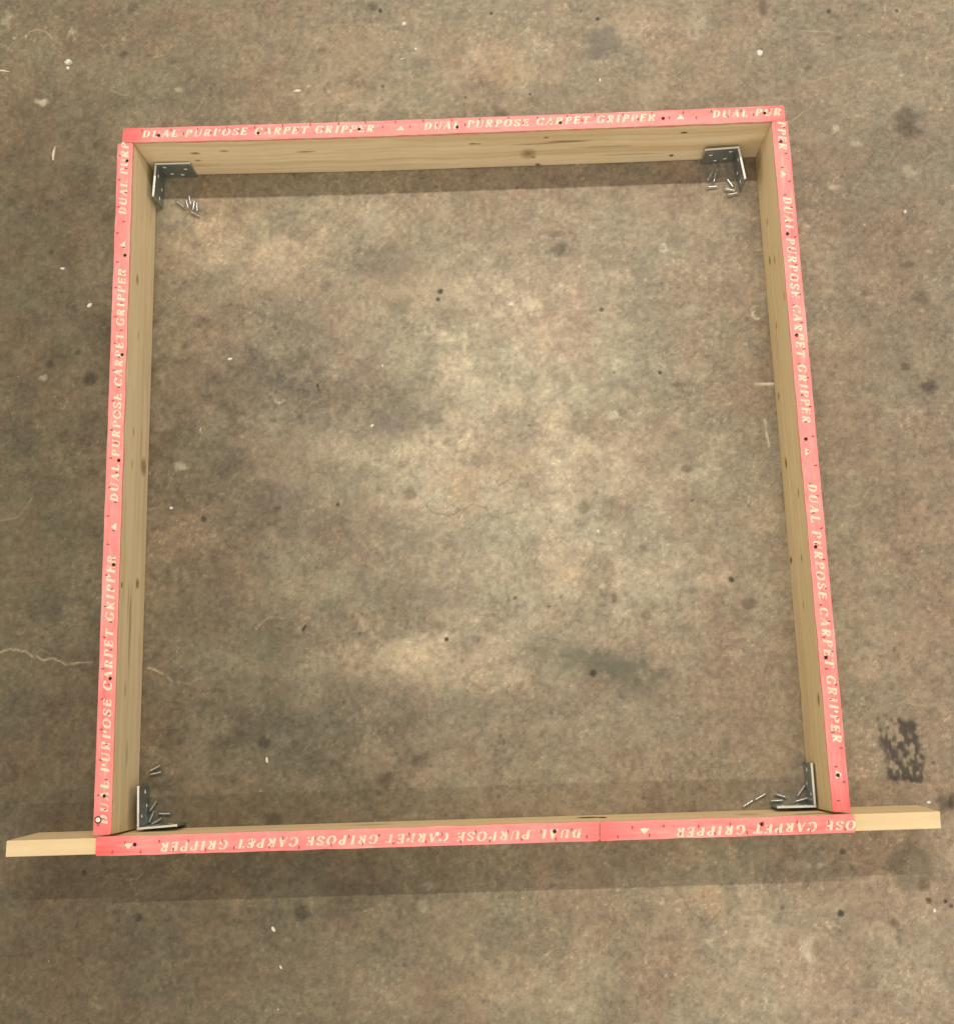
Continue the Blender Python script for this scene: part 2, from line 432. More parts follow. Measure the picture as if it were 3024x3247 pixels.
    su = (rx_ * ey.y - ry_ * ey.x) / det / w_
    sv = (ry_ * ex.x - rx_ * ex.y) / det / h_
    inside = sstep(-.08, .10, su + .04 * wob2) * sstep(1.10, .88, su + .05 * wob2) * sstep(-.06, .05, sv + .04 * wob) * sstep(1.04, .97, sv + .04 * wob)
    st = .85 * vnoise(su * 7 + 40, sv * 2.2 + 40, 77) + .65 * vnoise(su * 17 + 9, sv * 7 + 3, 78) + .75 * vnoise(su * 12, sv * 16 + 5, 79) + .22 * wob2
    side = .55 * sstep(.5, .1, su) * sstep(.15, .4, sv) * sstep(.8, .6, sv) + .5 * sstep(.80, .93, sv) * sstep(.95, .7, su) + .35 * sstep(.3, .1, sv) * sstep(.5, .75, su) + .2 * sstep(.5, .75, sv)
    hole = .75 * sstep(.5, .3, abs(su - .78) * 2) * sstep(.3, .45, sv) * sstep(.8, .6, sv) + .5 * sstep(.3, .1, sv) * sstep(.5, .3, su)
    blend(inside * sstep(-.68, .42, .95 * st + 1.05 * side - .75 * hole), (0.245, 0.222, 0.192), .80)
    # dusty pale grains
    dust = sstep(1.75, 2.4, fbm(0.0042, 2, 21, .6) + .35 * fbm(.06, 2, 22))
    rgb = rgb * (1 + .16 * dust)[..., None]
    grit = sstep(1.6, 2.3, fbm(0.0052, 2, 23, .6) + .35 * fbm(.05, 2, 24))
    rgb = rgb * (1 - .12 * grit)[..., None]
    return np.clip(rgb, 0.02, 0.95), small, grain


FLOOR_GAIN = 1.0
rgb, relief, grain = paint_floor()
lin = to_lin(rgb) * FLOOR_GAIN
nx, ny = len(xs), len(ys)
zz = np.clip(-0.0003 + 0.00010 * relief + 0.00006 * grain, -0.0010, -0.00002)
co = np.stack([GX, GY, zz], -1).reshape(-1, 3).astype(np.float32)
idx = np.arange(nx * ny).reshape(ny, nx)
quads = np.stack([idx[:-1, :-1], idx[:-1, 1:], idx[1:, 1:], idx[1:, :-1]], -1).reshape(-1, 4).astype(np.int32)
me = bpy.data.meshes.new('floor')
me.vertices.add(nx * ny)
me.vertices.foreach_set('co', co.ravel())
me.loops.add(quads.size)
me.loops.foreach_set('vertex_index', quads.ravel())
me.polygons.add(len(quads))
me.polygons.foreach_set('loop_start', np.arange(0, quads.size, 4, dtype=np.int32))
try:
    me.polygons.foreach_set('loop_total', np.full(len(quads), 4, dtype=np.int32))
except Exception:
    pass
me.update(calc_edges=True)
att = me.color_attributes.new('stain', 'FLOAT_COLOR', 'POINT')
att.data.foreach_set('color', np.concatenate([lin.reshape(-1, 3), np.ones((nx * ny, 1))], 1).astype(np.float32).ravel())
me.polygons.foreach_set('use_smooth', np.ones(len(quads), dtype=bool))

m = N('worn_concrete')
tc = m.n('ShaderNodeTexCoord').outputs['Object']
a = m.n('ShaderNodeAttribute', attribute_name='stain').outputs['Color']
f1 = m.noise(tc, 420, 3, .7)
f2 = m.noise(tc, 130, 4, .65)
f3 = m.noise(tc, 900, 2, .6)
v = m.math('ADD', m.math('MULTIPLY', m.math('SUBTRACT', f1, .5), .75), 1.0)
v = m.math('ADD', v, m.math('MULTIPLY', m.math('SUBTRACT', f2, .5), .50))
v = m.math('ADD', v, m.math('MULTIPLY', m.math('SUBTRACT', f3, .5), .40))
comb = m.n('ShaderNodeCombineColor')
for i in range(3): m.put(comb.inputs[i], v)
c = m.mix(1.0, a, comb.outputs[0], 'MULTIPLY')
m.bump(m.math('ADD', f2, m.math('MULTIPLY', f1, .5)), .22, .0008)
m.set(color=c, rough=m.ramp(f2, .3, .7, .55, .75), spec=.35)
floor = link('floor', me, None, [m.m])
floor['kind'] = 'structure'


# ------------------------------------------------------------------ materials
def wood_mat(name, knots, gouge=(), light=(0.82, 0.62, 0.35), darkc=(0.66, 0.46, 0.21), seed=0.0):
    m = N(name)
    tc = m.n('ShaderNodeTexCoord').outputs['Object']
    off = m.vmath('ADD', tc, (seed * 3.1, seed * 1.7, seed * .9))
    warp = m.n('ShaderNodeTexNoise'); m.put(warp.inputs['Vector'], off); warp.inputs['Scale'].default_value = 7
    wv = m.vmath('SCALE', m.vmath('SUBTRACT', warp.outputs['Color'], (.5, .5, .5)), (0, 0, 0))
    sc = m.t.nodes[-1]
    sc.inputs['Scale'].default_value = .022
    p = m.vmath('ADD', off, sc.outputs['Vector'])
    # knots pull the grain round themselves and darken
    kn = None
    for (kx, kz, rx, rz, st) in knots:
        d = m.vmath('SUBTRACT', tc, (kx, 0, kz))
        d = m.vmath('MULTIPLY', d, (1.35 / rx, 0, 1.2 / rz))
        l = m.vmath('LENGTH', m.vmath('ADD', d, m.vmath('MULTIPLY', m.vmath('SUBTRACT', warp.outputs['Color'], (.5, .5, .5)), (1.2, 0, 1.2))), (0, 0, 0))
        s_ = m.ramp(l, .35, 1.25, min(1, st * 1.25), 0)
        kn = s_ if kn is None else m.math('MAXIMUM', kn, s_)
    g = m.vmath('MULTIPLY', p, (1.6, 120, 120))
    g1 = m.noise(g, 1.0, 3, .6)
    gb = m.noise(m.vmath('MULTIPLY', p, (.7, 34, 34)), 1.0, 2, .5)
    fine = m.noise(m.vmath('MULTIPLY', off, (60, 900, 900)), 1.0, 2, .6)
    t_ = m.math('ADD', m.ramp(g1, .38, .72, 0, .50), m.ramp(gb, .42, .66, 0, .48))
    t_ = m.math('ADD', t_, m.ramp(fine, .3, .8, 0, .16))
    c = m.mix(t_, light, darkc)
    blotch = m.noise(off, 9, 3, .6)
    c = m.mix(m.ramp(blotch, .42, .75, 0, .28), c, (0.66, 0.50, 0.27))
    if kn is not None: c = m.mix(kn, c, (0.17, 0.095, 0.03))
    for (kx, kz, rx, rz, st) in gouge:
        d = m.vmath('MULTIPLY', m.vmath('SUBTRACT', tc, (kx, 0, kz)), (1 / rx, 0, 1 / rz))
        c = m.mix(m.ramp(m.vmath('LENGTH', d, (0, 0, 0)), .6, 1.1, st, 0), c, (0.03, 0.018, 0.008))
    m.bump(m.math('ADD', g1, m.math('MULTIPLY', fine, .5)), .18, .0006)
    return m.set(color=c, rough=.62, spec=.3)


def pink_mat():
    m = N('pink_painted_plywood')
    tc = m.n('ShaderNodeTexCoord').outputs['Object']
    st = m.noise(m.vmath('MULTIPLY', tc, (9, 110, 60)), 1.0, 4, .65)
    bl = m.noise(tc, 14, 3, .6)
    fi = m.noise(m.vmath('MULTIPLY', tc, (120, 700, 700)), 1.0, 2, .6)
    c = m.mix(m.ramp(bl, .30, .72, 0, 1), (0.92, 0.250, 0.238), (0.92, 0.325, 0.300))
    c = m.mix(m.ramp(st, .46, .74, 0, .75), c, (0.90, 0.155, 0.150))
    c = m.mix(m.ramp(fi, .45, .80, 0, .55), c, (0.85, 0.40, 0.34))
    pale = m.noise(m.vmath('MULTIPLY', tc, (22, 160, 60)), 1.0, 4, .7)
    c = m.mix(m.ramp(pale, .50, .74, 0, .75), c, (0.93, 0.46, 0.40))
    # stronger dye near some ends
    e = m.n('ShaderNodeAttribute', attribute_name='dye').outputs['Fac']
    c = m.mix(m.math('MULTIPLY', e, m.ramp(st, .2, .7, .5, 1.0)), c, (0.88, 0.125, 0.12))
    sc = m.n('ShaderNodeAttribute', attribute_name='scuff').outputs['Fac']
    k = m.noise(m.vmath('MULTIPLY', tc, (160, 300, 300)), 1.0, 3, .6)
    c = m.mix(m.ramp(m.math('ADD', sc, m.math('MULTIPLY', k, .55)), .82, 1.02, 0, .85), c, (0.78, 0.52, 0.30))
    m.bump(m.math('ADD', st, m.math('MULTIPLY', fi, .4)), .15, .0005)
    return m.set(color=c, rough=.50, spec=.35)


def ply_mat():
    m = N('raw_plywood_edge')
    tc = m.n('ShaderNodeTexCoord').outputs['Object']
    n1 = m.noise(m.vmath('MULTIPLY', tc, (60, 60, 500)), 1.0, 3, .6)
    n2 = m.noise(tc, 45, 3, .6)
    c = m.mix(m.ramp(n1, .35, .7), (0.66, 0.47, 0.25), (0.52, 0.34, 0.17))
    c = m.mix(m.ramp(n2, .40, .62, 0, .75), c, (0.70, 0.22, 0.19))
    return m.set(color=c, rough=.7, spec=.25)


def ink_mat():
    m = N('cream_print')
    tc = m.n('ShaderNodeTexCoord').outputs['Object']
    g = m.n('ShaderNodeNewGeometry').outputs['Position']
    n1 = m.noise(g, 160, 3, .7)
    n2 = m.noise(g, 38, 2, .6)
    c = m.mix(m.ramp(n2, .35, .7), (0.88, 0.78, 0.56), (0.87, 0.71, 0.52))
    c = m.mix(m.ramp(n1, .50, .68, 0, .80), c, (0.84, 0.40, 0.33))
    return m.set(color=c, rough=.55, spec=.3)


def metal_mat(name, col, rough, scale=220):
    m = N(name)
    tc = m.n('ShaderNodeTexCoord').outputs['Object']
    n1 = m.noise(tc, scale, 3, .6)
    n2 = m.noise(tc, scale * .25, 2, .6)
    c = m.mix(m.ramp(n2, .3, .7), col, tuple(x * .82 for x in col))
    m.bump(n1, .02, .0002)
    return m.set(color=c, metal=1.0, rough=m.ramp(n1, .3, .7, rough * .8, rough * 1.25))


def plain_mat(name, col, rough=.7, var=.2, scale=90, metal=0.0):
    m = N(name)
    tc = m.n('ShaderNodeTexCoord').outputs['Object']
    n1 = m.noise(tc, scale, 3, .6)
    c = m.mix(m.ramp(n1, .3, .7), col, tuple(x * (1 - var) for x in col))
    m.bump(n1, .25, .0006)
    return m.set(color=c, rough=rough, metal=metal, spec=.3)


PINK, PLY, INK = pink_mat(), ply_mat(), ink_mat()
ZINC = metal_mat('bright_zinc_steel', (0.68, 0.70, 0.71), .36)
STEEL = metal_mat('galvanised_bracket_steel', (0.47, 0.525, 0.525), .40, 60)
RIM = plain_mat('steel_edge_painted_highlight', (0.86, 0.86, 0.80), .35, .06, 300, 0.0)  # near-white colour paints the highlight on bracket top edges and hole rims
NAILM = plain_mat('dark_nail_steel', (0.030, 0.026, 0.026), .55, .4, 300, .3)
TACKM = plain_mat('dull_tack_steel', (0.50, 0.11, 0.10), .55, .3, 300, .1)
GLINT = plain_mat('nail_head_painted_glint', (0.92, 0.86, 0.70), .3, .06, 300, .1)  # cream-white colour stands in for the glint on the metal heads
CHAR = plain_mat('charred_wood_ring', (0.030, 0.016, 0.012), .8, .4)
CHALK = plain_mat('white_plaster', (0.80, 0.77, 0.70), .8, .15)
DRYW = plain_mat('pale_splinter_wood', (0.72, 0.60, 0.44), .75, .25)

# ------------------------------------------------------------------ glyphs (flared serif italic)
PEN_T, PEN_N = .275, .085


def arc(cx, cy, rx, ry, a0, a1, n=14):
    return [(cx + rx * math.cos(math.radians(a0 + (a1 - a0) * i / n)), cy + ry * math.sin(math.radians(a0 + (a1 - a0) * i / n))) for i in range(n + 1)]


def serif(x, y, l=.13):
    return [(x - l, y), (x + l, y)]


GL = {  # skeleton strokes, advance
    'D': ([[(.14, 0), (.14, 1)], [(.10, .965)] + arc(.22, .5, .44, .465, 90, -90) + [(.10, .035)], serif(.12, .035, .11), serif(.12, .965, .11)], .80),
    'U': ([[(.15, 1), (.15, .34)] + arc(.42, .34, .27, .305, 180, 300, 8), arc(.42, .34, .27, .305, 290, 360, 6) + [(.69, 1)], serif(.15, .965), serif(.69, .965, .11)], .84),
    'A': ([[(.03, 0), (.40, 1)], [(.36, 1), (.66, 0)], [(.16, .33), (.56, .33)], serif(.05, .03, .10), serif(.66, .03, .12)], .80),
    'L': ([[(.15, 0), (.15, 1)], [(.06, .04), (.58, .04), (.62, .24)], serif(.15, .965)], .66),
    'P': ([[(.15, 0), (.15, 1)], [(.10, .965)] + arc(.26, .725, .33, .24, 90, -90, 12) + [(.16, .485)], serif(.15, .035), serif(.12, .965, .10)], .68),
    'R': ([[(.15, 0), (.15, 1)], [(.10, .965)] + arc(.26, .735, .31, .23, 90, -90, 12) + [(.16, .505)], [(.34, .50), (.62, .02)], serif(.15, .035), serif(.66, .035, .08), serif(.12, .965, .10)], .78),
    'O': ([arc(.44, .5, .35, .465, 0, 360, 28)], .88),
    'S': ([[(.56, .74)] + arc(.33, .73, .23, .235, 20, 170, 10) + [(.16, .60), (.48, .42)] + arc(.32, .265, .25, .23, 15, -165, 10) + [(.06, .32)]], .66),
    'E': ([[(.15, 0), (.15, 1)], [(.06, .965), (.54, .965), (.56, .80)], [(.16, .52), (.44, .52)], [(.06, .035), (.56, .035), (.60, .22)], [(.44, .42), (.44, .62)]], .66),
    'C': ([[(.72, .76)] + arc(.44, .5, .35, .465, 42, 318, 24) + [(.72, .22)], [(.70, .66), (.72, .92)]], .80),
    'G': ([[(.72, .76)] + arc(.44, .5, .35, .465, 42, 325, 24), [(.70, .08), (.70, .42)], serif(.70, .42, .13)], .86),
    'T': ([[(.38, 0), (.38, 1)], [(.03, .78), (.06, .965), (.70, .965), (.73, .78)], serif(.38, .035)], .74),
    'I': ([[(.17, 0), (.17, 1)], serif(.17, .035), serif(.17, .965)], .38),
}
GMESH = {}


def glyph(ch, worn=0):
    key = (ch, worn)
    if key in GMESH: return GMESH[key]
    rw = random.Random(ord(ch) * 7 + worn)
    strokes, adv = GL[ch]
    vs, fs = [], []
    for si, pts in enumerate(strokes):
        z = .00025 + .00004 * si
        n = len(pts)
        base = len(vs)
        for i, (x, y) in enumerate(pts):
            a, b = pts[max(i - 1, 0)], pts[min(i + 1, n - 1)]
            dx, dy = b[0] - a[0], b[1] - a[1]
            l = math.hypot(dx, dy) or 1
            # broad nib: heavy down-strokes, hairline cross-strokes, lighter up-strokes leaning right
            t = abs(dy / l)
            w = PEN_N + (PEN_T - PEN_N) * t ** 1.6
            if ch == 'A' and si == 0: w = .10
            if ch == 'U' and si == 1: w = min(w, .12)
            nxv, nyv = -dy / l * w / 2, dx / l * w / 2
            for s in (1, -1):
                X, Y = x + s * nxv, y + s * nyv
                vs.append((X + .20 * Y, Y, z))
        for i in range(n - 1):
            k_ = base + 2 * i
            (xa, ya), (xb, yb) = pts[i], pts[i + 1]
            thin = abs(yb - ya) / (math.hypot(xb - xa, yb - ya) or 1) < .55
            if worn == 1 and thin and rw.random() < .75: continue          # hairlines that never printed
            if worn == 2 and thin and rw.random() < .35: continue
            if worn == 3 and len(strokes) > 1 and (si == len(strokes) - 1 or (thin and rw.random() < .8)): continue
            fs.append((k_, k_ + 1, k_ + 3, k_ + 2))
    me = bpy.data.meshes.new('letter_' + ch)
    me.from_pydata(vs, [], fs)
    me.update()
    bm = bmesh.new(); bm.from_mesh(me)
    for f in bm.faces:
        f.normal_update()
        if f.normal.z < 0: f.normal_flip()
    bm.to_mesh(me); bm.free()
    me.materials.append(INK)
    GMESH[key] = me
    return me


tri_me = bpy.data.meshes.new('arrow_mark')
tri_me.from_pydata([(-.5, 0, .0002), (.5, 0, .0002), (.02, .62, .0002)], [], [(0, 1, 2)])
tri_me.materials.append(INK)


# ------------------------------------------------------------------ timber boards with gripper strips
TOPZ = 0.1015      # top of the timber
STZ = 0.1080       # top of the strip


def frame_of(p, q):
    u = (Vector((q[0] - p[0], q[1] - p[1], 0))).normalized()
    v = Vector((-u.y, u.x, 0))
    M = Matrix(((u.x, v.x, 0, p[0]), (u.y, v.y, 0, p[1]), (0, 0, 1, 0), (0, 0, 0, 1)))
    return M


def lerp_path(path, n):
    """resample a polyline of 2D points at n+1 equal parameter steps (smooth)"""
    P = np.array(path, float)
    t = np.concatenate([[0], np.cumsum(np.hypot(*np.diff(P, axis=0).T))])
    t /= t[-1]
    tt = np.linspace(0, 1, n + 1)
    return np.stack([np.interp(tt, t, P[:, i]) for i in range(2)], 1)


def make_board(M, inner_top, outer_top, inner_bot, outer_bot, n, mat):
    Mi = M.inverted()
    it, ot, ib, ob = (lerp_path(q, n) for q in (inner_top, outer_top, inner_bot, outer_bot))
    bm = bmesh.new()
    rings = []
    for i in range(n + 1):
        ring = []
        for (p, z) in ((it[i], TOPZ), (ot[i], TOPZ), (ob[i], .0008), (ib[i], .0008)):
            ring.append(bm.verts.new(Mi @ Vector((p[0], p[1], z))))
        rings.append(ring)
    for a_, b_ in zip(rings[:-1], rings[1:]):
        for j in range(4):
            bm.faces.new((a_[j], a_[(j + 1) % 4], b_[(j + 1) % 4], b_[j]))
    bm.faces.new(rings[0]); bm.faces.new(rings[-1][::-1])
    bmesh.ops.recalc_face_normals(bm, faces=bm.faces)
    es = [e for e in bm.edges if len(e.link_faces) == 2 and e.calc_face_angle(0) > .8]
    bmesh.ops.bevel(bm, geom=es, offset=.0014, segments=3, profile=.5, affect='EDGES')
    me = mesh_of('timber_board', bm)
    me.name = 'plank'
    o = link('timber_board', None)
    o.empty_display_size = .1
    o.matrix_world = M
    link('plank', me, o, [mat])
    return o


def make_strip(board, M, inner, outer, n, dye=(.0, .0), seed=0, scuffs=(), chips=.0007):
    """thin plywood strip: inner and outer edges are world 2D paths"""
    Mi = M.inverted()
    a_, b_ = lerp_path(inner, n), lerp_path(outer, n)
    bm = bmesh.new()
    dl = bm.verts.layers.float.new('dye'); sl = bm.verts.layers.float.new('scuff')
    ac = 9
    L = np.hypot(*(a_[-1] - a_[0]))
    top, bot = [], []
    for i in range(n + 1):
        t = i / n
        w0 = chips * mnoise.noise((i * .16, seed, 1)) + .00012 * mnoise.noise((i * 1.9, seed, 5))
        w1 = chips * mnoise.noise((i * .16, seed, 9)) + .00012 * mnoise.noise((i * 1.9, seed, 13))
        r_, rb = [], []
        d = (b_[i] - a_[i]) / np.hypot(*(b_[i] - a_[i]))
        al = (a_[min(i + 1, n)] - a_[max(i - 1, 0)]); al = al / np.hypot(*al)
        for j in range(ac + 1):
            s = j / ac
            p = a_[i] * (1 - s) + b_[i] * s + d * (w0 * (1 - s) ** 3 - w1 * s ** 3)
            if i in (0, n):                                   # softened corners and saw-cut ends
                rr = .0016 * max(0, (abs(s - .5) - .40) / .10) ** 2
                p = p + al * (rr if i == 0 else -rr)
            loc = Mi @ Vector((p[0], p[1], 0))
            v = bm.verts.new((loc.x, loc.y, STZ - (.0005 if j in (0, ac) or i in (0, n) else 0)))
            e = 0
            e = max(e, dye[0] * max(0, 1 - t * L / .055)); e = max(e, dye[1] * max(0, 1 - (1 - t) * L / .055))
            v[dl] = min(1, e * 1.4)
            q = .55 * mnoise.noise((i * .22, s * 2, seed + 3)) if j in (0,) else 0
            q = max(q, 0)
            for (sx, ss, rad, amt) in scuffs:
                q = max(q, amt * max(0, 1 - math.hypot((loc.x - sx), (s - ss) * .025) / rad))
            v[sl] = q
            r_.append(v)
            rb.append(bm.verts.new((loc.x, loc.y, TOPZ + .0002)))
        top.append(r_); bot.append(rb)
    for i in range(n):
        for j in range(ac):
            bm.faces.new((top[i][j], top[i][j + 1], top[i + 1][j + 1], top[i + 1][j]))
        for j, fl in ((0, 1), (ac, 0)):
            f = bm.faces.new((top[i][j], top[i + 1][j], bot[i + 1][j], bot[i][j])); f.material_index = 1
    for i in (0, n):
        for j in range(ac):
            f = bm.faces.new((top[i][j], bot[i][j], bot[i][j + 1], top[i][j + 1])); f.material_index = 1
    for i in range(n + 1):
        for j in range(1, ac): bm.verts.remove(bot[i][j]) if not bot[i][j].link_faces else None
    me = mesh_of('gripper_strip', bm)
    return link('gripper_strip', me, board, [PINK, PLY])


def lathe(name, prof, seg, mat, axis='z', smooth=True):
    bm = bmesh.new()
    rings = []
    for (r, z) in prof:
        if r < 1e-7: rings.append([bm.verts.new((0, 0, z))])
        else: rings.append([bm.verts.new((r * math.cos(6.28318 * k / seg), r * math.sin(6.28318 * k / seg), z)) for k in range(seg)])
    for A, B_ in zip(rings[:-1], rings[1:]):
        for k in range(seg):
            q = [A[k % len(A)], A[(k + 1) % len(A)], B_[(k + 1) % len(B_)], B_[k % len(B_)]]
            q = list(dict.fromkeys(q))
            if len(q) > 2: bm.faces.new(q)
    if axis == 'x':
        bmesh.ops.rotate(bm, verts=bm.verts, matrix=Matrix.Rotation(math.pi / 2, 3, 'Y'))
    me = mesh_of(name, bm, smooth)
    me.materials.append(mat)
    return me


NAIL_ME = lathe('nail_head', [(0.0026, .0), (.0026, .0004), (.0020, .0007), (.0012, .0005), (0, .0003)], 12, NAILM)
NAILG_ME = lathe('nail_head_painted_glint', [(0.0029, .0), (.0028, .0006), (.0019, .0010), (0, .0011)], 12, GLINT)
NAILW_ME = lathe('nail_head_painted_glint_large', [(0.0036, .0), (.0036, .0008), (.0024, .0015), (0, .0017)], 12, GLINT)
CHAR_ME = lathe('charred_ring', [(.0044, .0001), (.0052, .0002), (.0048, .0005), (.0036, .0004), (.0034, .0)], 14, CHAR)
TACK_ME = lathe('tack', [(.0009, -.001), (.0009, .0008), (.0007, .0026), (0, .0042)], 6, TACKM)


def on_strip(strip, M, u, v, z=STZ):
    p = M.inverted() @ at(u, v, z)
    return p


def add_nail(strip, M, u, v, me=NAIL_ME, name='nail_head', label=None):
    o = link(name, me, strip)
    p = on_strip(strip, M, u, v)
    o.location = (p.x, p.y, STZ + .0001)
    if label: o['label'] = label
    return o


def add_text(strip, M, text, u0, v0, u1, v1, h=.0122, wear=(.68, .12, .20, .0)):
    Mi = M.inverted()
    a_, b_ = Mi @ at(u0, v0, STZ), Mi @ at(u1, v1, STZ)
    d = Vector((b_.x - a_.x, b_.y - a_.y, 0))
    L = d.length
    d.normalize()
    up = Vector((-d.y, d.x, 0))
    SPC, TR = .62, .30
    adv = [SPC if ch == ' ' else GL[ch][1] + TR for ch in text]
    tot = sum(adv) - TR
    sx = L / tot
    x = 0.0
    for ch, ad in zip(text, adv):
        if ch != ' ':
            o = link('letter', glyph(ch, 0 if ch in 'SOG' else random.choices((0, 1, 2, 3), wear)[0]), strip)
            js = random.uniform(.95, 1.05)
            p = Vector((a_.x, a_.y, 0)) + d * (x * sx) - up * (h / 2) + up * random.uniform(-.0003, .0003) - d * (.1 * sx)
            o.matrix_local = Matrix(((d.x * sx, up.x * h * js, 0, p.x), (d.y * sx, up.y * h * js, 0, p.y), (0, 0, 1, STZ), (0, 0, 0, 1)))
        x += ad
    return a_, d


def add_tri(strip, M, u, v, ang_vec, w=.0130, h=.0125):
    """small printed arrow; ang_vec = local up direction"""
    p = on_strip(strip, M, u, v)
    up = Vector((*ang_vec, 0)).normalized()
    rt = Vector((up.y, -up.x, 0))
    o = link('arrow_mark', tri_me, strip)
    o.matrix_local = Matrix(((rt.x * w, up.x * h, 0, p.x - up.x * h * .3), (rt.y * w, up.y * h, 0, p.y - up.y * h * .3), (0, 0, 1, STZ), (0, 0, 0, 1)))


def add_tacks(strip, x0, x1, ya, yb, lean):
    """two staggered rows of sharp pins leaning towards the wall side"""
    for row, y in ((0, ya), (1, yb)):
        x = x0 + .012 + .022 * row
        while x < x1 - .006:
            o = link('tack', TACK_ME, strip)
            o.location = (x + random.uniform(-.003, .003), y + random.uniform(-.0012, .0012), STZ)
            o.rotation_euler = (lean * random.uniform(.8, 1.25), random.uniform(-.35, .35), 0)
            x += .0445


GRP = 'timber boards laid out in a square'
# --- knots are given in photo pixels on each board's inner face
FACE = {}


def knots_for(M, p0, nrm, lst):
    Mi = M.inverted()
    out = []
    for (u, v, ru, rv, st) in lst:
        c_ = Mi @ at_plane(u, v, p0, nrm)
        out.append((c_.x, c_.z, ru, rv, st))
    return out


# far board (top of the picture), slightly bowed
TI = [(-.0116, 1.0579), (.20, 1.0500), (.3947, 1.0443), (.7861, 1.0362), (1.0221, 1.0319)]
TO = [(-.0097, 1.0816), (.20, 1.0755), (.3952, 1.0700), (.7875, 1.0612), (1.0218, 1.0578)]
TB = [(-.0116, 1.0560), (.0808, 1.0515), (.3804, 1.0405), (.7944, 1.0313), (1.0221, 1.0280)]
TBO = [(x, y + .0250) for x, y in TB]
M_T = frame_of(TI[0], TI[-1])
kT = knots_for(M_T, (0.5, 1.038, 0), Vector((0.0252, 1, 0)), [(617, 494, .012, .005, .6), (709, 486, .011, .004, .5), (626, 516, .008, .004, .5), (971, 486, .025, .004, .5),
     (1498, 461, .009, .004, .6), (1515, 461, .008, .003, .5), (1744, 422, .006, .005, 1), (1731, 443, .006, .004, .6), (1675, 492, .020, .020, .42), (1675, 490, .010, .009, .55), (1690, 500, .008, .006, .5),
     (1790, 455, .055, .005, .55), (1700, 462, .060, .003, .45), (1706, 522, .007, .005, .8), (2170, 429, .009, .004, .9), (2129, 496, .006, .005, .95), (1600, 425, .030, .003, .5), (1920, 470, .07, .003, .35), (2000, 492, .09, .0025, .35)])
far = make_board(M_T, TI, TO, TB, TBO, 24, wood_mat('pine_far', kT, light=(0.86, 0.70, 0.455), darkc=(0.62, 0.455, 0.245), seed=1.0))
tag(far, 'pine board across the far side, bowed, its pink strip printed upright', 'board', GRP)
st = make_strip(far, M_T, TI, TO, 150, (1.0, .5), 1, scuffs=[(.047, .10, .006, 1.0)])
for t_ in (('DUAL PURPOSE CARPET GRIPPER', 454, 425, 1186.5, 406), ('DUAL PURPOSE CARPET GRIPPER', 1347, 399.5, 2077.8, 371), ('DUAL PUR', 2261, 361.5, 2476, 353)):
    add_text(st, M_T, *t_)
for q in ((1270, 405), (2157, 370)): add_tri(st, M_T, *q, (0, 1), .0125, .0125)
for q in ((503, 428.6), (818.6, 421.6), (1139, 409), (1449.3, 402.4), (1776, 388.6), (2102, 374.6), (2423.8, 358)): add_nail(st, M_T, *q)
add_tacks(st, 0.02, 1.02, .0178, .0098, -.9)

# left board
LI = [(-.0022, .0016), (.0062, 1.0562)]
LO = [(-.0277, .0016), (-.0181, 1.0562)]
LB = [(.0003, .0016), (.0106, 1.0500)]
LBO = [(-.0247, .0016), (-.0144, 1.0500)]
M_L = frame_of(LI[0], LI[-1])
nL = Vector((1, -.0090, 0))
kL = knots_for(M_L, (0, 0, 0.05), nL, [(439, 887, .014, .006, .55), (441, 1064, .012, .004, .35), (427, 1366, .010, .003, .5), (455, 1476, .022, .016, .55), (422, 1470, .014, .004, .35),
     (437, 1851, .013, .009, .65), (391, 1854, .007, .004, .95), (414, 1998, .10, .006, .42), (410, 1905, .05, .003, .4), (400, 2190, .018, .006, .3), (405, 2390, .03, .004, .35), (449, 1400, .05, .003, .35)])
left = make_board(M_L, LI, LO, LB, LBO, 12, wood_mat('pine_left', kL, light=(0.73, 0.59, 0.375), darkc=(0.55, 0.42, 0.235), seed=2.0))
tag(left, 'pine board on the left side with a shiny screw near its lower end', 'board', GRP)
st = make_strip(left, M_L, LI, LO, 150, (.5, .15), 2)
add_text(st, M_L, 'DUAL PURP', 389, 677, 396.5, 452)
add_text(st, M_L, 'DUAL PURPOSE CARPET GRIPPER', 361.5, 1588, 387, 852)
add_text(st, M_L, 'DUAL PURPOSE CARPET GRIPPER', 328.7, 2611, 353.5, 1761)
for q in ((388, 777), (360.5, 1671)): add_tri(st, M_L, *q, (0, 1), .0125, .0130)
for q in ((403, 509.6), (396.3, 809), (387.4, 1125), (376.6, 1459.8), (360.7, 1791), (349.7, 2151.8), (330.9, 2524.8)): add_nail(st, M_L, *q)
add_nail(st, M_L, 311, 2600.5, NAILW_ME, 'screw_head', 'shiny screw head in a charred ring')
add_nail(st, M_L, 311, 2600.5, CHAR_ME, 'charred_ring')
add_tacks(st, 0.0, 1.05, .0176, .0082, -.9)

